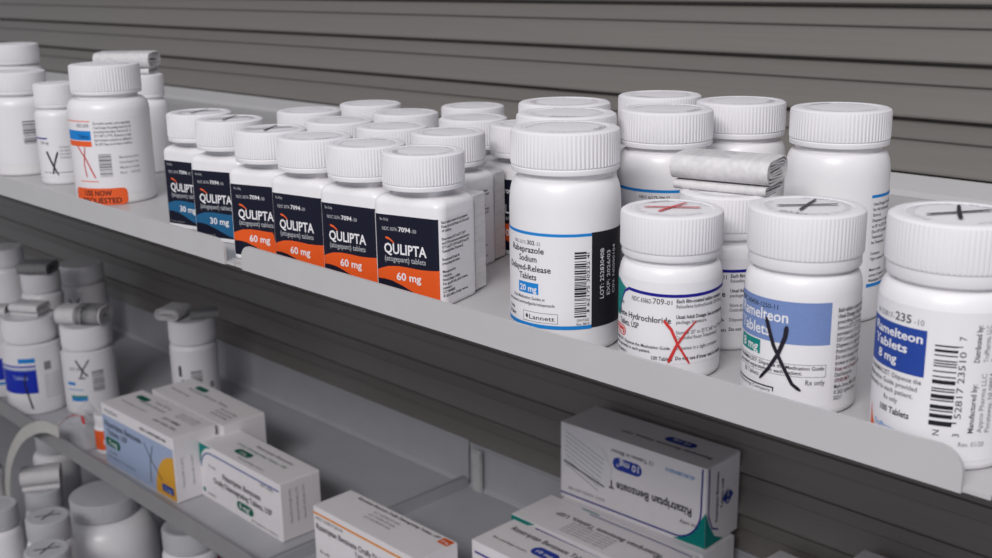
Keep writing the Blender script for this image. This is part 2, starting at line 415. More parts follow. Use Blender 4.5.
# ------------------------------------------------------------------ large round bottles on the right
def art_rab(l, r):
    C_, P, K = I['cyan'], I['paper'], I['black']; a = .0118
    l.rect(-.05, .0118, a, .0535, P, 0); l.rect(-.05, .0525, a, .0538, C_, 1); l.rect(-.05, .0112, a, .0129, C_, 1)
    l.rect(a, .0115, .0365, .0540, I['black'], 1)
    l.text('NDC 62175-', -.0262, .0482, .0015, I['lgrey'], w=.0080, L=2); l.text('302', -.0178, .0482, .0019, K, w=.0040, bold=1, L=2); l.text('-32', -.0134, .0482, .0015, I['lgrey'], w=.0025, L=2)
    l.text('Rabeprazole', -.0285, .0446, .0027, K, w=.0192, bold=1); l.text('Sodium', -.0179, .0406, .0027, K, w=.0102, al='C', bold=1)
    l.text('Delayed-Release', -.0310, .0364, .0027, K, w=.0248, bold=1); l.text('Tablets', -.0180, .0326, .0027, K, w=.0100, al='C', bold=1)
    l.rect(-.0235, .0262, -.0120, .0312, C_, 1); l.text('20 mg', -.0177, .0272, .0027, I['white'], w=.0096, al='C', bold=2)
    l.text('Print Medication Guides at', -.0275, .0236, .0014, K, w=.0185); l.text('www.lannett.com/medguide/rabeprazole', -.0330, .0212, .0014, K, w=.0285)
    l.text('Rx only', -.0320, .0175, .0016, K, w=.0045, bold=1); l.text('30 Tablets', -.0330, .0148, .0016, K, w=.0068, bold=1)
    l.frame(-.0205, .0137, -.0032, .0182, .00018, K, 1)
    l.strip([-.0191, -.0183, -.0175], lambda u: .0160-(.0012 if abs(u+.0183) < .0004 else 0), lambda u: .0160+(.0012 if abs(u+.0183) < .0004 else .00001), K, 2)
    l.text('Lannett', -.0169, .0149, .0020, K, w=.0123)
    l.barcode(.0040, .0168, .0093, .0462, K, True, 5, 2, 30); l.rect(.0040, .0190, .0108, .0194, K, 2); l.rect(.0040, .0450, .0108, .0453, K, 2)
    l.text('3 62175 30232 4', .0108, .0186, .0013, K, w=.0260, rot=1, L=2)
    l.text('GAV1232', .0050, .0149, .0011, I['grey'], w=.0055); l.text('Rev. 08/19', .0050, .0131, .0011, I['grey'], w=.0058)
    l.text('LOT: 25283040B', .0182, .0240, .0021, I['white'], w=.0225, rot=1, L=3); l.text('EXP: 2026/03', .0222, .0250, .0021, I['white'], w=.0200, rot=1, L=3)
    l.text('CIN: N0000104', .0258, .0250, .0018, I['white'], w=.0220, rot=1, L=3)
GR = 'large round bottles with deep ribbed caps'
round_bottle('round_pill_bottle', -.3372, .3718, 0, 'large white round bottle with blue-edged label and black strip at the shelf edge', .0248, .0965, .0182, .0241, .0028, .0120, 78, .0022, group=GR, art=art_rab)
def art_blank(l, r):
    l.rect(-.05, .0118, .05, .0535, I['paper'], 0); l.rect(-.05, .0525, .05, .0538, I['cyan'], 1)
    l.rect(.0118, .0115, .0365, .0540, I['navy'], 1)
round_bottle('round_pill_bottle', -.3712, .4100, 0, 'large white round bottle, its ribbed cap just behind the one with the black barcode strip', .0248, .0965, .0182, .0241, .0028, .0120, 78, .0022, group=GR, art=art_blank)
round_bottle('round_pill_bottle', -.4065, .4475, 0, 'large white round bottle third in depth behind the one with the black barcode strip', .0248, .0960, .0182, .0241, .0028, .0120, 78, .0022, group=GR, art=art_blank)
def art_line(u0, u1, top, txt=True):
    def f(l, r):
        l.rect(u0, .0180, u1, top+.0006, I['paper'], 0); l.rect(u0, top-.0008, u1, top+.0006, I['cyan'], 1); l.rect(u0, .0172, u1, .0188, I['cyan'], 1)
        if u0 < 0: l.text('NDC 62175-384-37', -.0125, .0562, .0014, I['black'], w=.0150, bold=1)
        if txt:
            for i, t in enumerate(['Usual Dosage: See package insert', 'for full information.', 'Store at', 'Dispense in a tight container', 'at 20° to 25°C (68° to 77°F)', '[See USP Controlled Room', 'Temperature].', 'See Temperature', '', 'Container:', 'Tight container USP', '', 'Made in India', 'Lannett Company, Inc.', 'Philadelphia, PA 19136']):
                if t: l.text(t, u0+.0012, .0560-i*.0026, .0014, I['black'], w=min(.021, .0007*len(t)))
    return f
round_bottle('round_pill_bottle', -.3425, .4510, 0, 'large white round bottle with a thin blue line, behind the red-crossed cap', .0235, .0967, .0172, .0226, .0022, .0110, 78, .0022, group=GR, art=art_line(-.034, .034, .0600, False))
round_bottle('round_pill_bottle', -.3815, .4960, 0, 'large white round bottle almost hidden behind the thin blue line bottle', .0235, .0972, .0172, .0222, .0022, .0110, 78, .0022, group=GR)
round_bottle('round_pill_bottle', -.3335, .5010, 0, 'large white round bottle standing behind the folded leaflet', .0235, .0967, .0172, .0226, .0022, .0110, 78, .0022, group=GR)
round_bottle('round_pill_bottle', -.2716, .4905, 0, 'large white round bottle at the rear right, with blue-edged side text', .0240, .0988, .0168, .0230, .0024, .0110, 78, .0022, group=GR, art=art_line(.0175, .052, .0603))

def art_ral(l, r):
    P, K, D = I['paper'], I['black'], I['deep']
    l.rect(-.060, .0078, .060, .0415, P, 0)
    def crv(u):
        if u < -.0195: return .0365-.0045*((-.0195-u)/.004)**2 if u > -.0265 else .0227
        return .0372-.0008*math.sin((u+.0195)/.045*PI) if u < .0255 else .0372
    us = [-.026+i*.0008 for i in range(108)]
    l.strip(us, lambda u: crv(u)-.0007, lambda u: crv(u)+.0006, D, 2)
    us2 = [-.034+i*.0005 for i in range(32)]
    l.strip(us2, lambda u: (crv(u)+.0008 if u > -.026 else .024), lambda u: max((crv(u)+.0008 if u > -.026 else .024), min(.0395, .0395-max(0, (u+.0270))*.42)), I['teal'], 2)
    l.text('NDC 65862-', -.0168, .0327, .0019, I['grey'], w=.0098); l.text('709', -.0068, .0327, .0024, I['grey'], w=.0046); l.text('-01', -.0020, .0327, .0018, I['grey'], w=.0030)
    l.text('Rx only', -.0270, .0298, .0014, K, w=.0050)
    l.text('Raloxifene Hydrochloride', -.0335, .0249, .0025, K, w=.0342, bold=1); l.text('Tablets, USP', -.0255, .0212, .0024, K, w=.0125, bold=1)
    l.pill(-.0305, .0160, -.0205, .0205, I['pink'], 2); l.pill(-.0300, .0165, -.0210, .0200, P, 3); l.pill(-.0297, .0168, -.0213, .0197, I['pink'], 4); l.text('60 mg', -.0255, .0171, .0019, I['white'], w=.0062, al='C', bold=2, L=5)
    l.text('PHARMACIST: Dispense the Medication Guide', -.0325, .0138, .0013, K, w=.0330, bold=1); l.text('provided separately to each patient.', -.0325, .0118, .0013, K, w=.0250, bold=1)
    l.text('100 Tablets', -.0070, .0091, .0016, K, w=.0085, bold=1); l.text('AUROBINDO', -.0290, .0091, .0013, K, w=.0090)
    rows = [('Each film-coated tablet contains', 1), ('Raloxifene hydrochloride USP 60 mg', 0), ('', 0), ('Usual Adult Dosage: See accompanying', 1), ('package literature.', 0), ('', 0), ('Store at 20° to 25°C (68° to 77°F) [see USP', 0), ('Controlled Room Temperature].', 0), ('', 0), ('Dispense in a tight container.', 0), ('', 0), ('Do not use if inner seal is missing', 1)]
    for i, (t, bo) in enumerate(rows):
        if t: l.text(t, .0027, .0335-i*.00218, .0015, K if bo else I['grey'], w=.00072*len(t), bold=bo*2)
def art_ral_x(l, r):
    art_ral(l, r); R_ = I['rpen']
    l.stroke([(-.0022, .0262), (.0008, .0225), (.0035, .0162), (.0085, .0078)], .0013, R_, 7, taper=.6)
    l.stroke([(.0110, .0258), (.0068, .0215), (.0030, .0158), (-.0001, .0085)], .0006, R_, 8, taper=2.4)
GM = 'small round bottles with navy-lined labels'
round_bottle('round_pill_bottle', -.2795, .3732, 0, 'small white round bottle with a red X on both its label and cap', .0212, .0680, .0188, .0210, .0018, .0078, 84, .0032, style=1, group=GM, art=art_ral_x, pen=I['rpen'], pens=.0115, penrot=facing(-.2795, .3732)*0+.1)
round_bottle('round_pill_bottle', -.2852, .4208, 0, 'small white round bottle with a folded leaflet lying on its cap', .0212, .0680, .0188, .0210, .0018, .0078, 84, .0032, style=1, group=GM, art=art_ral)
def art_ram(l, r):
    P, K, T_ = I['paper'], I['black'], I['teal']
    l.rect(-.040, .0040, .0122, .0450, P, 0)
    l.rect(-.040, .0282, .0112, .0444, I['peri'], 1)
    l.text('NDC 60458-1250-11', -.0300, .0408, .0018, K, w=.0215)
    l.text('Ramelteon', -.0285, .0362, .0042, I['white'], w=.0240, bold=1); l.text('Tablets', -.0285, .0303, .0042, I['white'], w=.0172, bold=1)
    l.rect(-.0285, .0222, -.0154, .0277, T_, 1); l.text('8 mg', -.0265, .0232, .0034, I['white'], w=.0100, bold=1)
    l.text('PHARMACIST: Dispense the Medication Guide', -.0285, .0186, .0014, K, w=.0380, bold=1); l.text('provided separately to each patient.', -.0285, .0166, .0014, K, w=.0300, bold=1)
    l.frame(-.0320, .0158, .0102, .0206, .00016, K, 1)
    l.text('30 Tablets', -.0245, .0135, .0018, I['grey'], w=.0090); l.text('Rx only', .0028, .0128, .0020, K, w=.0072)
    l.rect(-.0330, .0100, -.0088, .0106, K, 1); l.rect(-.0093, .0088, -.0088, .0106, K, 1); l.text('Manufacturing Company', -.0320, .0086, .0011, K, w=.0220)
    rows = ['Each tablet contains ramelteon 8 mg', 'Usual Dosage: See package insert for', 'prescribing information.', 'Store at 25°C (77°F); excursions', 'permitted to 15° to 30°C [see', 'USP Controlled Room Temperature].', 'Dispense in a tight container.', 'Protect from moisture, light.', 'Do not accept if seal is', 'broken or missing.', 'Keep out of reach of children.', 'Distributed by', 'UPSHER-SMITH', 'Maple Grove, MN 55369', '© 2022 Upsher-Smith', '202217']
    for i, t in enumerate(rows): l.text(t, .0140, .0405-i*.00228, .0015, I['maroon'] if i in (10, 12) else K, w=.00068*len(t), bold=1 if i in (0, 1, 10, 12) else 0)
    N = I['pen']
    l.stroke([(-.0130, .0372), (-.0118, .0335), (-.0095, .0270), (-.0055, .0195), (-.0020, .0130), (.0012, .0105)], .0016, N, 7, taper=.8)
    l.stroke([(-.0048, .0352), (-.0052, .0310), (-.0075, .0240), (-.0112, .0175), (-.0148, .0128)], .0018, N, 8, taper=.6)
round_bottle('round_pill_bottle', -.2203, .3775, 0, 'white round bottle with periwinkle blue label panel and a black X drawn over it', .0217, .0762, .0215, .0216, .0012, .0075, 84, .0045, style=1, art=art_ram, pen=I['pen'], pens=.0115, penrot=.4)
def art_rr(l, r):
    P, K = I['paper'], I['grey']
    l.rect(-.0330, .0040, .040, .0550, P, 0)
    l.rect(-.0330, .0317, -.0062, .0478, I['royal'], 1)
    l.text('N 52817-', -.0285, .0492, .0018, I['lgrey'], w=.0098); l.text('235', -.0182, .0492, .0028, K, w=.0064, bold=1); l.text('-10', -.0108, .0492, .0020, I['lgrey'], w=.0034)
    W = I['white']; l.text('Ramelteon', -.0296, .0432, .0030, W, w=.0222, bold=2); l.text('Tablets', -.0290, .0388, .0030, W, w=.0165, bold=2); l.text('8 mg', -.0262, .0342, .0030, W, w=.0098, bold=2)
    for i, t in enumerate(['PHARMACIST: Dispense the', 'Medication Guide provided', 'separately to each patient.']): l.text(t, -.0068-.0012*i, .0290-i*.0027, .0017, K, w=.0245, al='R')
    l.text('Rx only', -.0210, .0205, .0017, K, w=.0062); l.text('100 Tablets', -.0225, .0162, .0022, I['black'], w=.0125, bold=2)
    l.strip([-.0290+i*.0006 for i in range(12)], lambda u: .0080, lambda u: .0080+.0085*math.exp(-((u+.0290)/.0018)), I['redor'], 2); l.text('TruPharma', -.0255, .0100, .0019, I['cyan'], w=.0110)
    l.barcode(-.0035, .0160, .0036, .0450, I['black'], True, 11, 2, 22); l.rect(-.0035, .0172, .0050, .0177, I['black'], 2); l.rect(-.0035, .0435, .0050, .0438, I['black'], 2)
    l.text('52817 23510', .0062, .0190, .0021, K, w=.0230, rot=1); l.text('7', .0058, .0458, .0021, K, rot=1); l.text('N', .0000, .0126, .0021, K, rot=1); l.text('3', .0062, .0126, .0021, K, rot=1)
    l.text('Distributed by:', .0105, .0385, .0018, K, w=.0125, rot=1, bold=1); l.text('TruPharma, LLC', .0135, .0385, .0017, I['lgrey'], w=.0125, rot=1); l.text('Tampa, FL 33609', .0162, .0385, .0017, I['lgrey'], w=.0125, rot=1)
    l.text('Manufactured by:', .0105, .0140, .0018, K, w=.0170, rot=1, bold=1); l.text('Appco Pharma LLC', .0135, .0140, .0017, I['lgrey'], w=.0205, rot=1); l.text('Piscataway, NJ 08854', .0162, .0140, .0017, I['lgrey'], w=.0205, rot=1)
    l.text('Rev. 01/20', .0062, .0092, .0017, I['lgrey'], w=.0085)
round_bottle('round_pill_bottle', -.1600, .3708, 0, 'white round bottle with royal blue label panel and sideways barcode at the right edge', .0236, .0828, .0208, .0226, .0012, .0085, 84, .0045, style=1, art=art_rr, pen=I['pen'], pens=.0120, penrot=.7)

# ------------------------------------------------------------------ folded leaflets
def leaflet(label, x, y, z, deg, L, W, T, n=4, tilt=0, m=LEAF, group='folded paper leaflets', thin=True, txt=True):
    root = empty('folded_leaflet', x, y, z, math.radians(deg), label, 'leaflet', group)
    def shell(W, T, z0, n, nm, L):
        b = MB(); t = T/2/(n+.2)
        for k in range(n):
            w, h = W-2*k*t*1.25, T-2*k*t; th = t*.62
            def ring(w, h, ph):
                pts = []; r = h/2
                for i in range(9): a = -PI/2+PI*i/8; pts.append((w/2-r+r*math.cos(a), r*math.sin(a)))
                for i in range(9): a = PI/2+PI*i/8; pts.append((-w/2+r+r*math.cos(a), r*math.sin(a)))
                return [(p[0], p[1]+.0004*math.sin(p[0]*260+k*1.7)) for p in pts]
            o_ = ring(w, h, 0); i_ = ring(w-2*th, h-2*th, 0); N = len(o_); e = L/2-k*.0002
            vs = []
            for xx, rg in ((-e, o_), (e, o_), (e, i_), (-e, i_)): vs += [(xx, p[0], z0+T/2+p[1]) for p in rg]
            fs = []
            for i in range(N):
                j = (i+1) % N
                for a in range(4): c_ = (a+1) % 4; fs.append((a*N+i, a*N+j, c_*N+j, c_*N+i))
            b.add(vs, fs, m)
            if k == 0 and txt:
                l = Lab(b, lambda u, v, e: (u, v, z0+T+.0004*math.sin(v*260)+e), e0=.00015)
                for q in range(5): l.text('Prescribing information see full leaflet', -L*.42, -W*.28+q*W*.11, .0009, I['lgrey'], w=L*.5*(1-.1*(q % 3)))
        return b.build(nm, root)
    z0 = 0
    if thin: shell(W*.86, T*.36, 0, 2, 'inner_fold', L*.95); z0 = T*.36+.0002
    shell(W, T, z0+.0004, n, 'outer_fold', L)
    if tilt: root.rotation_euler = (0, math.radians(tilt), math.radians(deg))
    return root
leaflet('thick folded white leaflet on a cap, right behind the red-crossed bottle', -.2865, .4225, .0682, 12, .0450, .0250, .0106, n=5)

# ------------------------------------------------------------------ left end of the upper shelf
def art_big(l, r):
    P, K = I['paper'], I['grey']
    l.rect(-.045, .0080, .030, .0640, P, 0)
    l.rect(-.0400, .0610, -.0145, .0616, I['redor'], 2); l.text('NDC 0378', -.0262, .0570, .0024, K, w=.0105)
    l.rect(-.0400, .0475, -.0145, .0545, I['cyan'], 1); l.rect(-.0400, .0430, -.0145, .0470, I['redor'], 1); l.text('Tablets', -.0255, .0490, .0028, I['navy'], w=.0090)
    for i, t in enumerate(['Each tablet contains active ingredient', 'Usual Dosage: See package insert for full', 'prescribing information. Store at 20° to', '25°C (68° to 77°F). Dispense in a tight', 'light resistant container as defined in', 'the USP. Keep out of reach of children.']): l.text(t, -.0120, .0590-i*.0030, .0019, K, w=.0265)
    for i, t in enumerate(['Manufactured for', 'Distributor Inc.', 'Made in India', 'Rev. 10/22']): l.text(t, .0040, .0340-i*.0038, .0018, I['lgrey'], w=.0150)
    l.barcode(-.0105, .0210, -.0015, .0375, K, True, 3, 2, 22)
    l.stroke([(-.0280, .0440), (-.0200, .0330), (-.0140, .0200)], .0010, I['rpen'], 5); l.stroke([(-.0205, .0430), (-.0225, .0300), (-.0210, .0205)], .0008, I['rpen'], 6)
    l.rect(-.0280, .0172, -.0120, .0178, I['redor'], 2)
    l.pill(-.0350, .0002, .0075, .0125, I['redor'], 3, r=.0035); l.text('USE NOW', -.0250, .0070, .0038, I['black'], w=.0215, bold=2, L=4); l.text('REQUESTED', -.0270, .0015, .0038, I['black'], w=.0300, bold=2, L=4)
round_bottle('round_pill_bottle', -.8143, .3935, 0, 'large white round bottle with an orange-red sticker low on its label', .0292, .1005, .0212, .0252, .0028, .0095, 70, .0020, art=art_big)
def art_small(l, r):
    P, K = I['paper'], I['grey']; l.rect(-.03, .006, .03, .046, P, 0)
    l.rect(-.028, .0370, -.0110, .0382, I['deep'], 2); l.text('200 mg', -.0180, .0330, .0024, K, w=.0080)
    for i in range(4): l.text('Usual dosage see package insert', -.0020, .0300-i*.0028, .0016, I['lgrey'], w=.017)
    l.rect(-.018, .0100, .018, .0104, K, 2)
    l.stroke([(-.0125, .0275), (-.0085, .0170), (-.0045, .0080)], .0018, I['pen'], 5, taper=.6); l.stroke([(-.0035, .0270), (-.0070, .0170), (-.0088, .0090)], .0013, I['pen'], 6)
round_bottle('round_pill_bottle', -.9145, .3985, 0, 'small white round bottle with a black X, left of the orange-red stickered bottle', .0180, .0803, .0190, .0168, .0018, .0060, 70, .0020, art=art_small)
def art_far(l, r):
    K = I['grey']; l.rect(-.04, .010, .04, .058, I['paper'], 0); l.barcode(.0010, .0270, .0130, .0460, K, True, 8, 2, 16)
    for i in range(5): l.text('Store at room temperature', .0180, .0150+i*.0026, .0016, I['lgrey'], w=.010)
round_bottle('round_pill_bottle', -.9900, .3980, 0, 'white round bottle with a barcode, leftmost at the front of the upper shelf', .0270, .0860, .0185, .0245, .0020, .0080, 70, .0020, art=art_far)
round_bottle('round_pill_bottle', -1.1250, .4520, 0, 'taller blurred white round bottle behind the leftmost one on the upper shelf', .0270, .1010, .0185, .0245, .0020, .0130, 70, .0020, cat='pill bottle')
round_bottle('round_pill_bottle', -.9080, .4740, 0, 'slim white bottle with a leaflet on top, behind the orange-red stickered bottle', .0175, .0820, .0190, .0150, .0020, .0070, 60, .0020, cat='pill bottle')
leaflet('crumpled translucent-looking leaflet above the orange-red stickered bottle', -.9270, .4690, .0823, 40, .0480, .0280, .0125, n=3, group=None)

# ------------------------------------------------------------------ lower tray bottles
def art_l2(l, r):
    K = I['grey']; l.rect(-.055, .012, .055, .090, I['paper'], 0)
    l.rect(-.052, .0290, .0010, .0620, I['vblue'], 1); l.rect(-.052, .0640, .0010, .0665, I['vblue'], 1); l.rect(-.020, .0700, .0010, .0760, I['cyan'], 1)
    l.rect(-.052, .0600, .0010, .0622, I['sky'], 2); l.text('Tablets', -.030, .0480, .0050, I['sky'], w=.020)
    l.rect(.0110, .0580, .0200, .0690, I['lgrey'], 1)
    for i in range(8): l.text('Dispense in a tight container', .0100, .0500-i*.0042, .0020, I['lgrey'], w=.022)
    l.stroke([(-.0120, .0560), (-.0150, .0440), (-.0105, .0200), (-.0080, .0080)], .0022, I['pen'], 5)
round_bottle('round_pill_bottle', -1.4370, .5570, ZL+.0003, 'white round bottle with vivid blue label and black pen stroke on the lower tray', .0375, .1240, .0300, .0335, .0025, .0100, 70, .003, art=art_l2, seg=64)
def art_l3(l, r):
    K = I['grey']; l.rect(-.050, .010, .050, .082, I['paper'], 0)
    l.text('NDC 50', -.026, .0600, .0040, K, w=.014); l.rect(-.032, .0400, -.020, .0440, I['cyan'], 1); l.rect(-.032, .0330, -.010, .0350, I['sky'], 1); l.rect(-.028, .0230, -.006, .0262, I['teal'], 1); l.rect(-.028, .0185, -.006, .0228, I['cyan'], 1)
    l.barcode(.0020, .0300, .0170, .0580, K, True, 4, 2, 22)
    l.stroke([(-.0165, .0740), (-.0080, .0580), (-.0030, .0520)], .0022, I['pen'], 5); l.stroke([(.0000, .0740), (-.0090, .0600), (-.0120, .0500)], .0018, I['pen'], 6); l.rect(-.0150, .0490, -.0060, .0505, I['pen'], 5)
round_bottle('round_pill_bottle', -1.3811, .6050, ZL+.0003, 'white round bottle with black X and barcode, a striped leaflet lying on its cap', .0330, .1140, .0290, .0308, .0025, .0090, 70, .003, art=art_l3, seg=64)
root = leaflet('folded leaflet with barcode stripes on the cap of a lower tray bottle', -1.3800, .6050, ZL+.1146, 38, .0600, .0400, .0220, n=3, group=None, thin=False, txt=False)
b = MB(); bars = random.Random(4)
for q in range(11):
    x_ = -.004+q*.0030; wq = bars.choice((.0010, .0014, .0019)); pts = [(-.0090*1-.0120*math.sin(a), .0114-.0120*math.cos(a)) for a in [PI*k/12 for k in range(2, 13)]]+[(.0000, .0234), (.0090, .0236)]
    b.add([(x_+d, p[0]-.0001*1, p[1]+.0004) for p in pts for d in (0, wq)], [(2*k, 2*k+1, 2*k+3, 2*k+2) for k in range(len(pts)-1)], I['black'])
b.build('barcode', root)
def art_l7(l, r):
    l.rect(-.05, .02, .05, .09, I['paper'], 0); l.rect(-.028, .0450, .0000, .0590, I['vblue'], 1); l.rect(.0080, .0480, .0260, .0600, I['lgrey'], 1)
    l.stroke([(-.022, .082), (-.012, .060)], .002, I['pen'], 5); l.stroke([(-.006, .084), (-.022, .058)], .0018, I['pen'], 6)
round_bottle('round_pill_bottle', -1.6300, .7180, ZL+.0003, 'white round bottle with blue patch and X, behind the striped leaflet', .0350, .1290, .0260, .0325, .0025, .0100, 70, .003, art=art_l7, seg=64)
def art_l4(l, r):
    l.rect(-.045, .012, .045, .088, I['paper'], 0); l.barcode(-.0060, .0480, .0080, .0640, I['grey'], True, 6, 2, 14); l.rect(-.022, .0560, -.018, .0700, I['black'], 1); l.rect(-.019, .0480, -.015, .0520, I['black'], 1); l.rect(.0180, .0380, .0230, .0460, I['lgrey'], 1)
round_bottle('round_pill_bottle', -1.2647, .6920, ZL+.0003, 'lone white round bottle topped with leaflets, standing behind the cartons', .0295, .1260, .0290, .0288, .0020, .0070, 70, .003, art=art_l4, seg=64)
leaflet('rounded white folded leaflet on the cap of the lone bottle behind the cartons', -1.2790, .6760, ZL+.1266, 120, .0330, .0330, .0140, n=3, group=None, thin=False)
leaflet('dark grey leaflet on the same cap as the rounded white one, on the panel side', -1.2520, .7040, ZL+.1266, 60, .0340, .0220, .0090, n=3, m=LEAFD, group=None, thin=False, txt=False)  # uses the darker of the two leaflet papers
round_bottle('round_pill_bottle', -1.5300, .5495, ZL+.0003, 'white round bottle with blue label at the far left edge of the lower tray', .0355, .1020, .0290, .0335, .0025, .0090, 70, .003, art=art_l2b if False else (lambda l, r: (l.rect(-.05, .01, .05, .078, I['paper'], 0), l.rect(-.03, .025, .05, .055, I['vblue'], 1), l.rect(-.03, .018, .05, .022, I['cyan'], 1))), seg=64)
round_bottle('round_pill_bottle', -1.5765, .6350, ZL+.0003, 'tall white bottle with a grey leaflet on its cap, behind the vivid blue label', .0283, .1420, .0260, .0266, .0025, .0080, 60, .003, seg=64)
leaflet('dark grey printed leaflet lying on the tall bottle in the lower left corner', -1.5700, .6300, ZL+.1426, 40, .0440, .0400, .0150, n=3, m=LEAFD, group=None, thin=False, txt=False)
round_bottle('round_pill_bottle', -1.6900, .6300, ZL+.0003, 'tall white round bottle rearmost at the left edge of the lower tray', .0298, .1600, .0260, .0279, .0025, .0080, 60, .003, seg=64)
leaflet('crumpled white leaflet on the cap of the vivid blue label bottle', -1.4370, .5600, ZL+.1246, 30, .0420, .0300, .0110, n=3, group=None)
leaflet('small crumpled white leaflet on the leftmost lower tray bottle cap', -1.5250, .5470, ZL+.1026, 50, .0360, .0280, .0130, n=3, m=LEAF, group=None)

# ------------------------------------------------------------------ cartons
def carton(name, label, x0, y0, z0, L, D, H, deg, art, group, flap=True):
    """front left bottom corner at x0,y0,z0; front faces -y"""
    root = empty(name, x0, y0, z0, math.radians(deg), label, 'carton', group)
    b = MB(); c = .0008
    def ring(xx, k): return [(xx, k, 0+k*0+c*0+k), (xx, D-k, k), (xx, D-k, H-k), (xx, k, H-k)]
    b.loft([ring(0+.0002, c*.7), ring(c, 0), ring(L-c, 0), ring(L-.0002, c*.7)], CARD)
    fr = Lab(b, lambda u, v, e: (u, -e, v), e0=.0002, du=.004); tp = Lab(b, lambda u, v, e: (u, v, H+e), e0=.0002, du=.004); sd = Lab(b, lambda u, v, e: (L+e+.0006, u, v), e0=.0002, du=.004)
    art(fr, tp, sd, L, D, H); b.build('carton_body', root, False)
    if flap:
        b = MB(); b.box(L, L+.0006, .0006, D-.0006, .0008, H-.0008, CARD); b.build('end_flap', root, False)
    return root
def curvef(l, L, H, x0, m, ht, th=.0012, inv=False):
    """navy line with rounded start"""
    pts = []
    for i in range(9): a = PI-PI/2*i/8; pts.append((x0+.022+.022*math.cos(a), ht-.02+.02*math.sin(a)))
    pts += [(L-.001, ht-.0002)]
    l.stroke(pts, th, m, 3)
def tri(l, pts, m, L=2):
    b = l.mb; b.add([l.fn(u, v, l.e(L)) for u, v in pts], [tuple(range(len(pts)))], m)
def art_A(f, t, s, L, D, H):
    K = I['black']
    f.rect(.001, .001, L-.001, H*.82, I['sky'], 1)
    f.text('mylan', .008, H*.88, .0050, I['lgrey'], w=.030); f.text('NDC 0378-5801-06', L*.56, H*.88, .0034, K, w=.055, bold=2)
    f.text('Rizatriptan Benzoate', .006, H*.65, .0068, I['navy'], w=.082, bold=2); f.text('Tablets, USP', .010, H*.52, .0064, I['navy'], w=.046, bold=2)
    f.pill(.004, H*.32, .038, H*.47, I['green'], 2); f.text('5 mg', .021, H*.355, .0055, I['white'], w=.018, al='C', bold=2, L=3)
    f.text('Rx only', .012, H*.22, .003, I['grey'], w=.016); f.text('30 Tablets (5 x 6 unit dose)', .008, H*.13, .003, I['grey'], w=.060)
    n = 14; c = (L-.001, .001); tri(f, [c]+[(c[0]-.042*math.cos(PI/2*i/n), c[1]+.050*math.sin(PI/2*i/n)) for i in range(n+1)], I['yellow'], 3)
    f.pill(L-.030, .006, L-.006, .015, I['royal'], 4, r=.002); f.text('5 mg', L-.018, .0082, .0042, I['sky'], w=.014, al='C', bold=2, L=5)
    f.stroke([(L*.60, H*.70), (L*.70, H*.45), (L*.82, H*.24)], .0014, I['pen'], 6); f.stroke([(L*.72, H*.72), (L*.67, H*.42), (L*.66, H*.10)], .0012, I['pen'], 7)
    t.text('Rizatriptan Benzoate', .030, D*.60, .0040, I['lgrey'], w=.056); t.pill(.015, D*.66, .040, D*.82, I['green'], 2); t.text('Tablets, USP 5 mg', .048, D*.78, .0034, I['lgrey'], w=.036)
    t.text('Usual dosage: see insert', .012, D*.36, .0028, I['lgrey'], w=.056); t.text('LOT 3148962', L*.62, D*.42, .0044, I['grey'], w=.034, bold=1); t.text('EXP 2026 FEB', L*.60, D*.24, .0036, I['grey'], w=.045)
    for i in range(3): t.text('Keep out of reach of children', L*.66, D*(.66+.08*i), .0024, I['lgrey'], w=.040)
    for i in range(3): s.text('Store at 20° to 25°C', .010+i*.012, .016, .0026, I['lgrey'], w=.034, rot=1)
def art_B(f, t, s, L, D, H):
    t.text('Rizatriptan Benzoate Tablets', .030, D*.58, .0044, I['lgrey'], w=.086); t.pill(.032, D*.70, .056, D*.86, I['green'], 2); t.text('Disintegrating', .012, D*.34, .0032, I['lgrey'], w=.042)
    for i in range(3): t.text('Keep out of reach of children', L*.72, D*(.20+.12*i), .0030, I['grey'], w=.034)
    s.text('LOT 2088', .018, H*.6, .0032, I['lgrey'], w=.014)
def art_C(f, t, s, L, D, H):
    K = I['black']; G = I['green']
    curvef(f, L, H, .006, I['royal'], H-.008, .0016); tri(f, [(.0006, H-.001), (.030, H-.001), (.0165, H-.005), (.0085, H-.012), (.004, H-.026), (.0006, H-.030)], I['teal'], 2)
    f.text('Rx only', .022, H*.62, .0026, K, w=.014); f.text('NDC 65862-', L*.78, H*.80, .0028, I['grey'], w=.024)
    f.text('Rizatriptan Benzoate', L*.54, H*.52, .0064, K, w=.072, al='C', bold=1); f.text('Orally Disintegrating Tablets, USP', L*.54, H*.36, .0062, K, w=.112, al='C', bold=1)
    f.pill(L*.47, H*.13, L*.67, H*.29, G, 2); f.text('5 mg*', L*.57, H*.17, .0050, I['white'], w=.022, al='C', bold=2, L=3)
    f.text('AUROBINDO', .014, H*.08, .0026, I['lgrey'], w=.018); f.text('30 Tablets (5 x 6 blister)', L*.64, H*.05, .0024, I['grey'], w=.048); f.pill(.006, H*.09, .0115, H*.18, I['teal'], 2)
    t.text('Rizatriptan Benzoate', L*.40, D*.72, .0036, K, w=.066); t.text('Orally Disintegrating Tablets, USP', L*.26, D*.52, .0032, G, w=.090); t.pill(L*.34, D*.24, L*.52, D*.44, G, 2); t.text('5 mg', L*.43, D*.30, .0032, I['white'], w=.012, al='C', bold=2, L=3)
    t.text('See package insert', L*.46, D*.12, .0024, I['grey'], w=.048)
    for i in range(3): s.text('Store at 20° to 25°C (68° to 77°F)', .012+i*.008, .018, .0024, I['lgrey'], w=.036, rot=1)
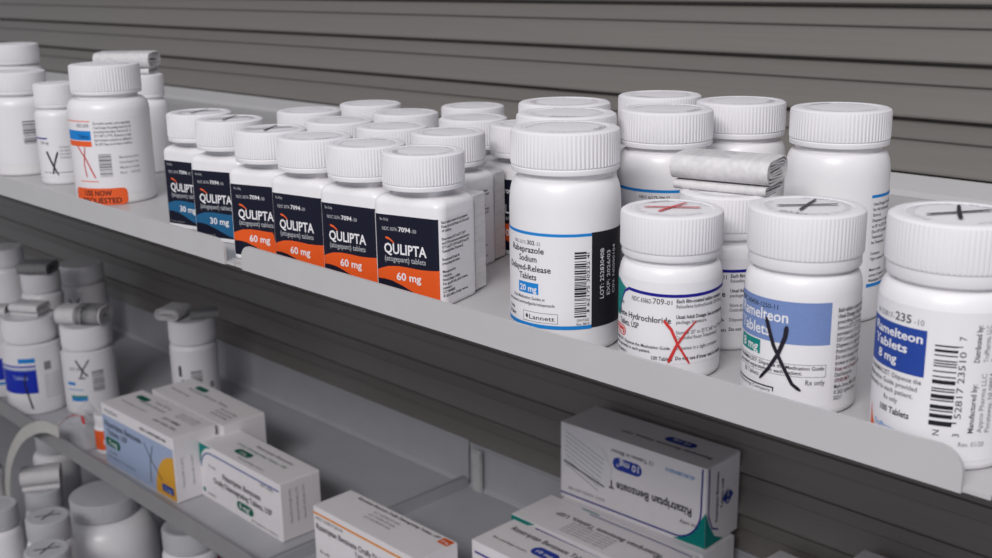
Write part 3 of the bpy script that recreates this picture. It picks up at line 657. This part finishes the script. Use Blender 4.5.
def art_D(f, t, s, L, D, H):
    K = I['black']; f.rect(.0005, H-.0075, L, H-.0055, I['orl'], 2)
    f.text('NDC 0378-7120-94', .004, H-.0125, .0030, I['grey'], w=.040); f.text('Rizatriptan Benzoate Orally Disintegrating', .004, H-.0220, .0056, K, w=.122, bold=1)
    f.text('Tablets, USP', .06, H-.0290, .0046, K, w=.036); f.text('Rx only', .008, H*.40, .003, K, w=.014); f.rect(.060, H*.45, .082, H*.58, I['orange'], 2)
    t.text('Rizatriptan Benzoate Orally Disintegrating Tablets, USP', .020, D*.84, .0036, K, w=.112, bold=1)
    t.rect(L-.014, D*.74, L-.001, D*.96, I['orange'], 1); t.text('10 mg', L-.0075, D*.80, .0034, I['white'], w=.009, al='C', bold=2, L=3)
    for i in range(3): t.text('LOT 3125740 EXP 2026', .052, D*(.40+.13*i), .0028, I['lgrey'], w=.036)
def art_E(f, t, s, L, D, H):
    """stands upside down: artwork flipped"""
    K = I['black']; NV = I['deep']; T_ = I['teal']
    pts = [(.0005, .0045), (L*.80, .0040)]+[(L-.030+.026*math.sin(PI/2*i/10), .0040+.030-.030*math.cos(PI/2*i/10)) for i in range(1, 11)]+[(L-.0035, H-.001)]
    f.stroke(pts, .0016, NV, 3)
    tri(f, [(L-.032, .0008), (L+.0006, .0008), (L+.0006, .034), (L-.0040, .026), (L-.0085, .0155), (L-.0160, .0075)], T_, 2)
    f.text('Rizatriptan Benzoate T', L*.915, H*.45, .0076, K, w=.088, bold=2, flip=1); f.text('ablets', L*.30, H*.46, .0050, K, w=.001, flip=1)
    f.pill(L*.385, H*.615, L*.585, H*.775, I['pill'], 2); f.text('10 mg*', L*.565, H*.745, .0062, I['white'], w=.025, bold=2, flip=1, L=3)
    f.text('12 Tablets in Blister', L*.66, H*.865, .0034, K, w=.046, flip=1); f.text('AUROBINDO', L*.93, H*.86, .0034, I['cyan2'], w=.030, flip=1); f.text('Rx only', L*.955, H*.27, .0034, K, w=.018, flip=1)
    f.text('NDC 65862-602-08', L*.33, H*.17, .0030, I['lgrey'], w=.042, flip=1)
    # slip of printed paper stuck on the left end of the front
    tri(f, [(.001, H*.28), (.001, H*.97), (.010, H*.99), (.050, H*.82), (.060, H*.60), (.058, H*.42), (.048, H*.30), (.012, H*.52)], I['paper'], 4)
    for i in range(8):
        v = H*(.90-.062*i); f.stroke([(.006, v), (.052-.001*i, v-.016)], .0007, I['grey2'], 5)
    f.stroke([(.004, H*.50), (.052, H*.33)], .0014, K, 6)
    t.text('Rizatriptan Benzoate Tablets, USP', L*.95, D*.42, .0040, K, w=.094, flip=1, bold=1); t.pill(L*.60, D*.52, L*.80, D*.72, I['pill'], 2); t.text('10 mg', L*.76, D*.66, .0034, I['white'], w=.018, bold=2, flip=1, L=3)
    s.stroke([(.0035, H-.001), (.004, H*.40), (.010, H*.22), (.020, .012)], .0014, NV, 3); tri(s, [(-.0002, .0008), (.028, .0008), (.014, .008), (.006, .020), (-.0002, .034)], T_, 2)
    s.text('Rizatriptan Benzoate', .018, .020, .0036, K, w=.046, rot=1, bold=1); s.text('Tablets, USP', .026, .030, .0034, K, w=.028, rot=1, bold=1); s.pill(.0300, .026, .0362, .050, I['pill'], 2); s.text('10 mg', .0345, .030, .0034, I['white'], w=.016, rot=1, bold=2, L=3)
def art_F(f, t, s, L, D, H):
    K = I['black']; f.stroke([(.0300, H-.004), (L, H-.006)], .0018, I['deep'], 3); tri(f, [(.0004, H-.0006), (.030, H-.0006), (.012, H-.008), (.0004, H-.014)], I['teal'], 2)
    t.text('Rizatriptan Benzoate Tablets, USP', L*.88, D*.62, .0058, K, w=.115, flip=1, bold=1); t.stroke([(.052, D*.90), (L*.8, D*.92), (L, D*.90)], .0012, I['deep'], 3); t.rect(.040, D*.96, .060, D*.99, I['teal'], 2)
    for i in range(5): t.text('Each tablet contains rizatriptan benzoate', L*.62, D*(.16+.08*i), .0026, I['lgrey'], w=.050, flip=1)
    t.text('USP', L*.95, D*.56, .0050, K, w=.016, flip=1)
def art_G(f, t, s, L, D, H):
    K = I['black']; f.stroke([(.004, H-.010), (L, H-.012)], .002, I['deep'], 3)
    t.text('Rizatriptan Benzoate Tablets, USP', .012, D*.70, .0062, K, w=.108, bold=1); t.pill(.050, D*.34, .078, D*.60, I['pill'], 2); t.text('10 mg', .064, D*.42, .0044, I['white'], w=.018, al='C', bold=2, L=3)
    t.text('See package insert', .010, D*.30, .0030, K, w=.040); t.rect(L*.66, D*.84, L-.002, D*.90, I['deep'], 2)
def art_H(f, t, s, L, D, H):
    t.text('Tablets', .012, D*.5, .004, I['grey'], w=.030)
def art_I(f, t, s, L, D, H):
    t.text('LOT 20', .004, D*.45, .0046, I['black'], w=.024, bold=1)
CT = 'printed medicine cartons in the lower trays'
carton('medicine_carton', 'carton with pale blue front, amber corner and pen X at the tray edge', -1.1980, .5330, ZL+.0003, .1570, .0520, .0745, .9, art_A, CT)
carton('medicine_carton', 'plain topped white carton directly behind the pale blue fronted one', -1.1950, .5950, ZL+.0003, .1600, .0530, .0735, -1, art_B, CT)
carton('medicine_carton', 'white carton with teal corner and green 5 mg oval on its front', -1.0450, .5660, ZL+.0003, .1580, .0470, .0625, -.7, art_C, CT)
carton('medicine_carton', 'white carton with an orange line along its upper front edge', -.8060, .5465, ZL+.0003, .1480, .0430, .0750, 0, art_D, CT)
CE = 'white cartons with navy line and teal corner'
carton('medicine_carton', 'upside-down carton with blue 10 mg oval, on top of the stack by the panel', -.6645, .7265, -.3125, .1580, .0510, .0738, 2.2, art_E, CE)
carton('medicine_carton', 'carton underneath the upside-down carton, only its lower right end showing', -.6600, .7220, ZL+.0003, .1570, .0480, .0690, 1.0, art_B, CE)
carton('medicine_carton', 'white carton with teal left corner, lying in front of the upside-down carton', -.6640, .6605, ZL+.0003, .1640, .0520, .0745, 0, art_F, CE)
carton('medicine_carton', 'carton with small blue oval on its top, between the orange-lined and teal-cornered cartons', -.6550, .6030, ZL+.0003, .1600, .0510, .0745, 0, art_G, CE)
carton('medicine_carton', 'pale carton corner at the bottom edge, right of the stacked cartons', -.4640, .7250, ZL+.0003, .0700, .0520, .0690, -3, art_H, CT)
carton('medicine_carton', 'dull carton corner with dark lettering at the bottom edge, far right', -.3850, .7310, ZL+.0003, .0700, .0440, .0985, 1, art_I, CT)

# ------------------------------------------------------------------ bag, small orange labelled bottle, curved strip
round_bottle('round_pill_bottle', -1.2290, .5520, ZL+.0003, 'little white bottle with red-orange label inside the clear bag beside the pale blue carton', .0150, .0480, .0130, .0140, .0015, .004, 40, .0015, seg=48,
    art=lambda l, r: (l.rect(-.03, .006, .03, .030, I['redor'], 0), l.text('RED', -.006, .013, .006, I['paper'], w=.012, bold=2)), emb=False)
root = empty('plastic_bag', -1.2850, .5480, ZL+.0003, .1, 'clear plastic bag with a red seam, lying left of the pale blue carton', 'bag')
b = MB(); N, K_ = 26, 12; vs = []
for side in (0, 1):
    for i in range(N+1):
        for j in range(K_+1):
            u, v = i/N, j/K_; h_ = .030*math.sin(PI*u)**.6*math.sin(PI*v)**.6*(1+.35*math.sin(9*u+5*v)+.25*math.sin(17*u-11*v))
            vs.append(((u-.5)*.082, (v-.5)*.052, .0015+(h_+.0012 if side else .0)))
fs = []
for side in (0, 1):
    o_ = side*(N+1)*(K_+1)
    for i in range(N):
        for j in range(K_):
            a = o_+i*(K_+1)+j; q = (a, a+1, a+K_+2, a+K_+1); fs.append(q if side == 0 else tuple(reversed(q)))
b.add(vs, fs, BAGM); b.build('bag_film', root)
b = MB(); pts = []
for i in range(25):
    u = i/24; pts.append(((u-.5)*.080, -.014+.010*math.sin(4*u), .008+.026*u+.003*math.sin(9*u)+.012*math.sin(PI*u)))
vs = []
for p in pts: vs += [(p[0], p[1]-.0016, p[2]), (p[0], p[1]+.0016, p[2]+.0008), (p[0], p[1]+.0014, p[2]-.0006)]
b.add(vs, [(3*i+a, 3*i+(a+1) % 3, 3*i+3+(a+1) % 3, 3*i+3+a) for i in range(24) for a in range(3)], I['red']); o = b.build('seam', root); o['label'] = 'red seam line'
# curved strip hanging off the tray lip
b = MB(); pts = [(-1.2540, .5040, -.3520), (-1.2750, .4990, -.3500), (-1.3050, .4970, -.3590), (-1.3420, .4960, -.3780), (-1.3760, .4960, -.4050), (-1.4020, .4960, -.4350), (-1.4180, .4960, -.4700), (-1.4240, .4960, -.5100), (-1.4260, .4960, -.5780)]
P = []
for i in range(len(pts)-1):
    p0, p1, p2, p3 = [Vector(pts[max(0, min(len(pts)-1, i+k))]) for k in (-1, 0, 1, 2)]
    for k in range(6):
        t = k/6; P.append(.5*((2*p1)+(p2-p0)*t+(2*p0-5*p1+4*p2-p3)*t*t+(3*p1-p0-3*p2+p3)*t**3))
P.append(Vector(pts[-1])); lo = []
for i, p in enumerate(P):
    d = (P[min(i+1, len(P)-1)]-P[max(i-1, 0)]).normalized(); nrm = d.cross(Vector((0, 1, 0))).normalized(); w2 = .0072; q = Vector((0, .0005, 0))
    lo.append([tuple(p+nrm*w2-q), tuple(p-nrm*w2-q), tuple(p-nrm*w2+q), tuple(p+nrm*w2+q)])
b.loft(lo, STRIPM); tag(b.build('curved_strip', None, True, .5), 'curved grey plastic strip bending down from the lower tray lip', 'plastic strip')

# ------------------------------------------------------------------ lowest shelf
jar = round_bottle('round_jar', -1.3000, .5690, ZB+.0003, 'wide round white jar with a broad smooth cap on the lowest shelf', .0615, .1330, .0240, .0415, .0010, .040, 60, .0300*.2, cat='jar', recess=False, capm=CAPB, emb=False)
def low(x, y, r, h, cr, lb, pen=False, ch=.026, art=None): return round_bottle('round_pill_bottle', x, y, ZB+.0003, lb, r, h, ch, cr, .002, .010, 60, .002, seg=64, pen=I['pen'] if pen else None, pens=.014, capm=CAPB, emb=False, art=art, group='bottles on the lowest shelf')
low(-1.2550, .4790, .0265, .1500, .0250, 'white bottle with X-marked cap left of the wide jar', True)
low(-1.1880, .4480, .0262, .1440, .0245, 'white bottle with X-marked cap lowest in the picture, left of the jar', True)
low(-1.3300, .4480, .0260, .1500, .0245, 'white bottle with pale cap at the left edge beneath the curved strip', False, art=lambda l, r: l.rect(-.02, .02, .0, .08, I['orange'], 1))
low(-1.1505, .6020, .0330, .1300, .0310, 'white capped bottle right of the wide jar, under the tray lip', False, art=lambda l, r: l.rect(-.05, .02, .05, .088, I['pink'], 1))
low(-1.4880, .5900, .0300, .1560, .0240, 'white bottle half hidden under the tray lip behind the jar', False)
low(-1.4050, .5350, .0250, .1180, .0235, 'white bottle under the crumpled leaflet, behind the jar', False)
low(-1.4600, .4700, .0370, .1750, .0330, 'broad white bottle at the left edge behind the curved strip', False)
leaflet('crumpled grey leaflet lying on a bottle cap left of the wide jar', -1.4050, .5350, ZB+.1182, 60, .0480, .0340, .0200, n=3, group=None)


# ------------------------------------------------------------------ light
def area(name, loc, target, sx, sy, power, col):
    d = bpy.data.lights.new(name, 'AREA'); d.shape = 'RECTANGLE'; d.size = sx; d.size_y = sy; d.energy = power; d.color = col
    o = bpy.data.objects.new(name, d); COL.objects.link(o); o.location = loc
    o.rotation_euler = (Vector(target)-Vector(loc)).to_track_quat('-Z', 'Y').to_euler(); return o
area('ceiling_light', (.35, -1.45, 1.42), (-.35, .6, -.1), 1.2, .5, 41, (1, .975, .965))
area('ceiling_light', (.25, -.10, 1.20), (-.1, .5, 0), 1.0, .4, 3, (1, .97, .97))
w = bpy.data.worlds.new('world'); scene.world = w; w.use_nodes = True
bg = w.node_tree.nodes['Background']; bg.inputs[0].default_value = (.92, .93, 1, 1); bg.inputs[1].default_value = .42
vs_ = scene.view_settings; vs_.view_transform = 'Standard'; vs_.look = 'None'; vs_.gamma = 1; vs_.use_curve_mapping = False; vs_.exposure = -.06
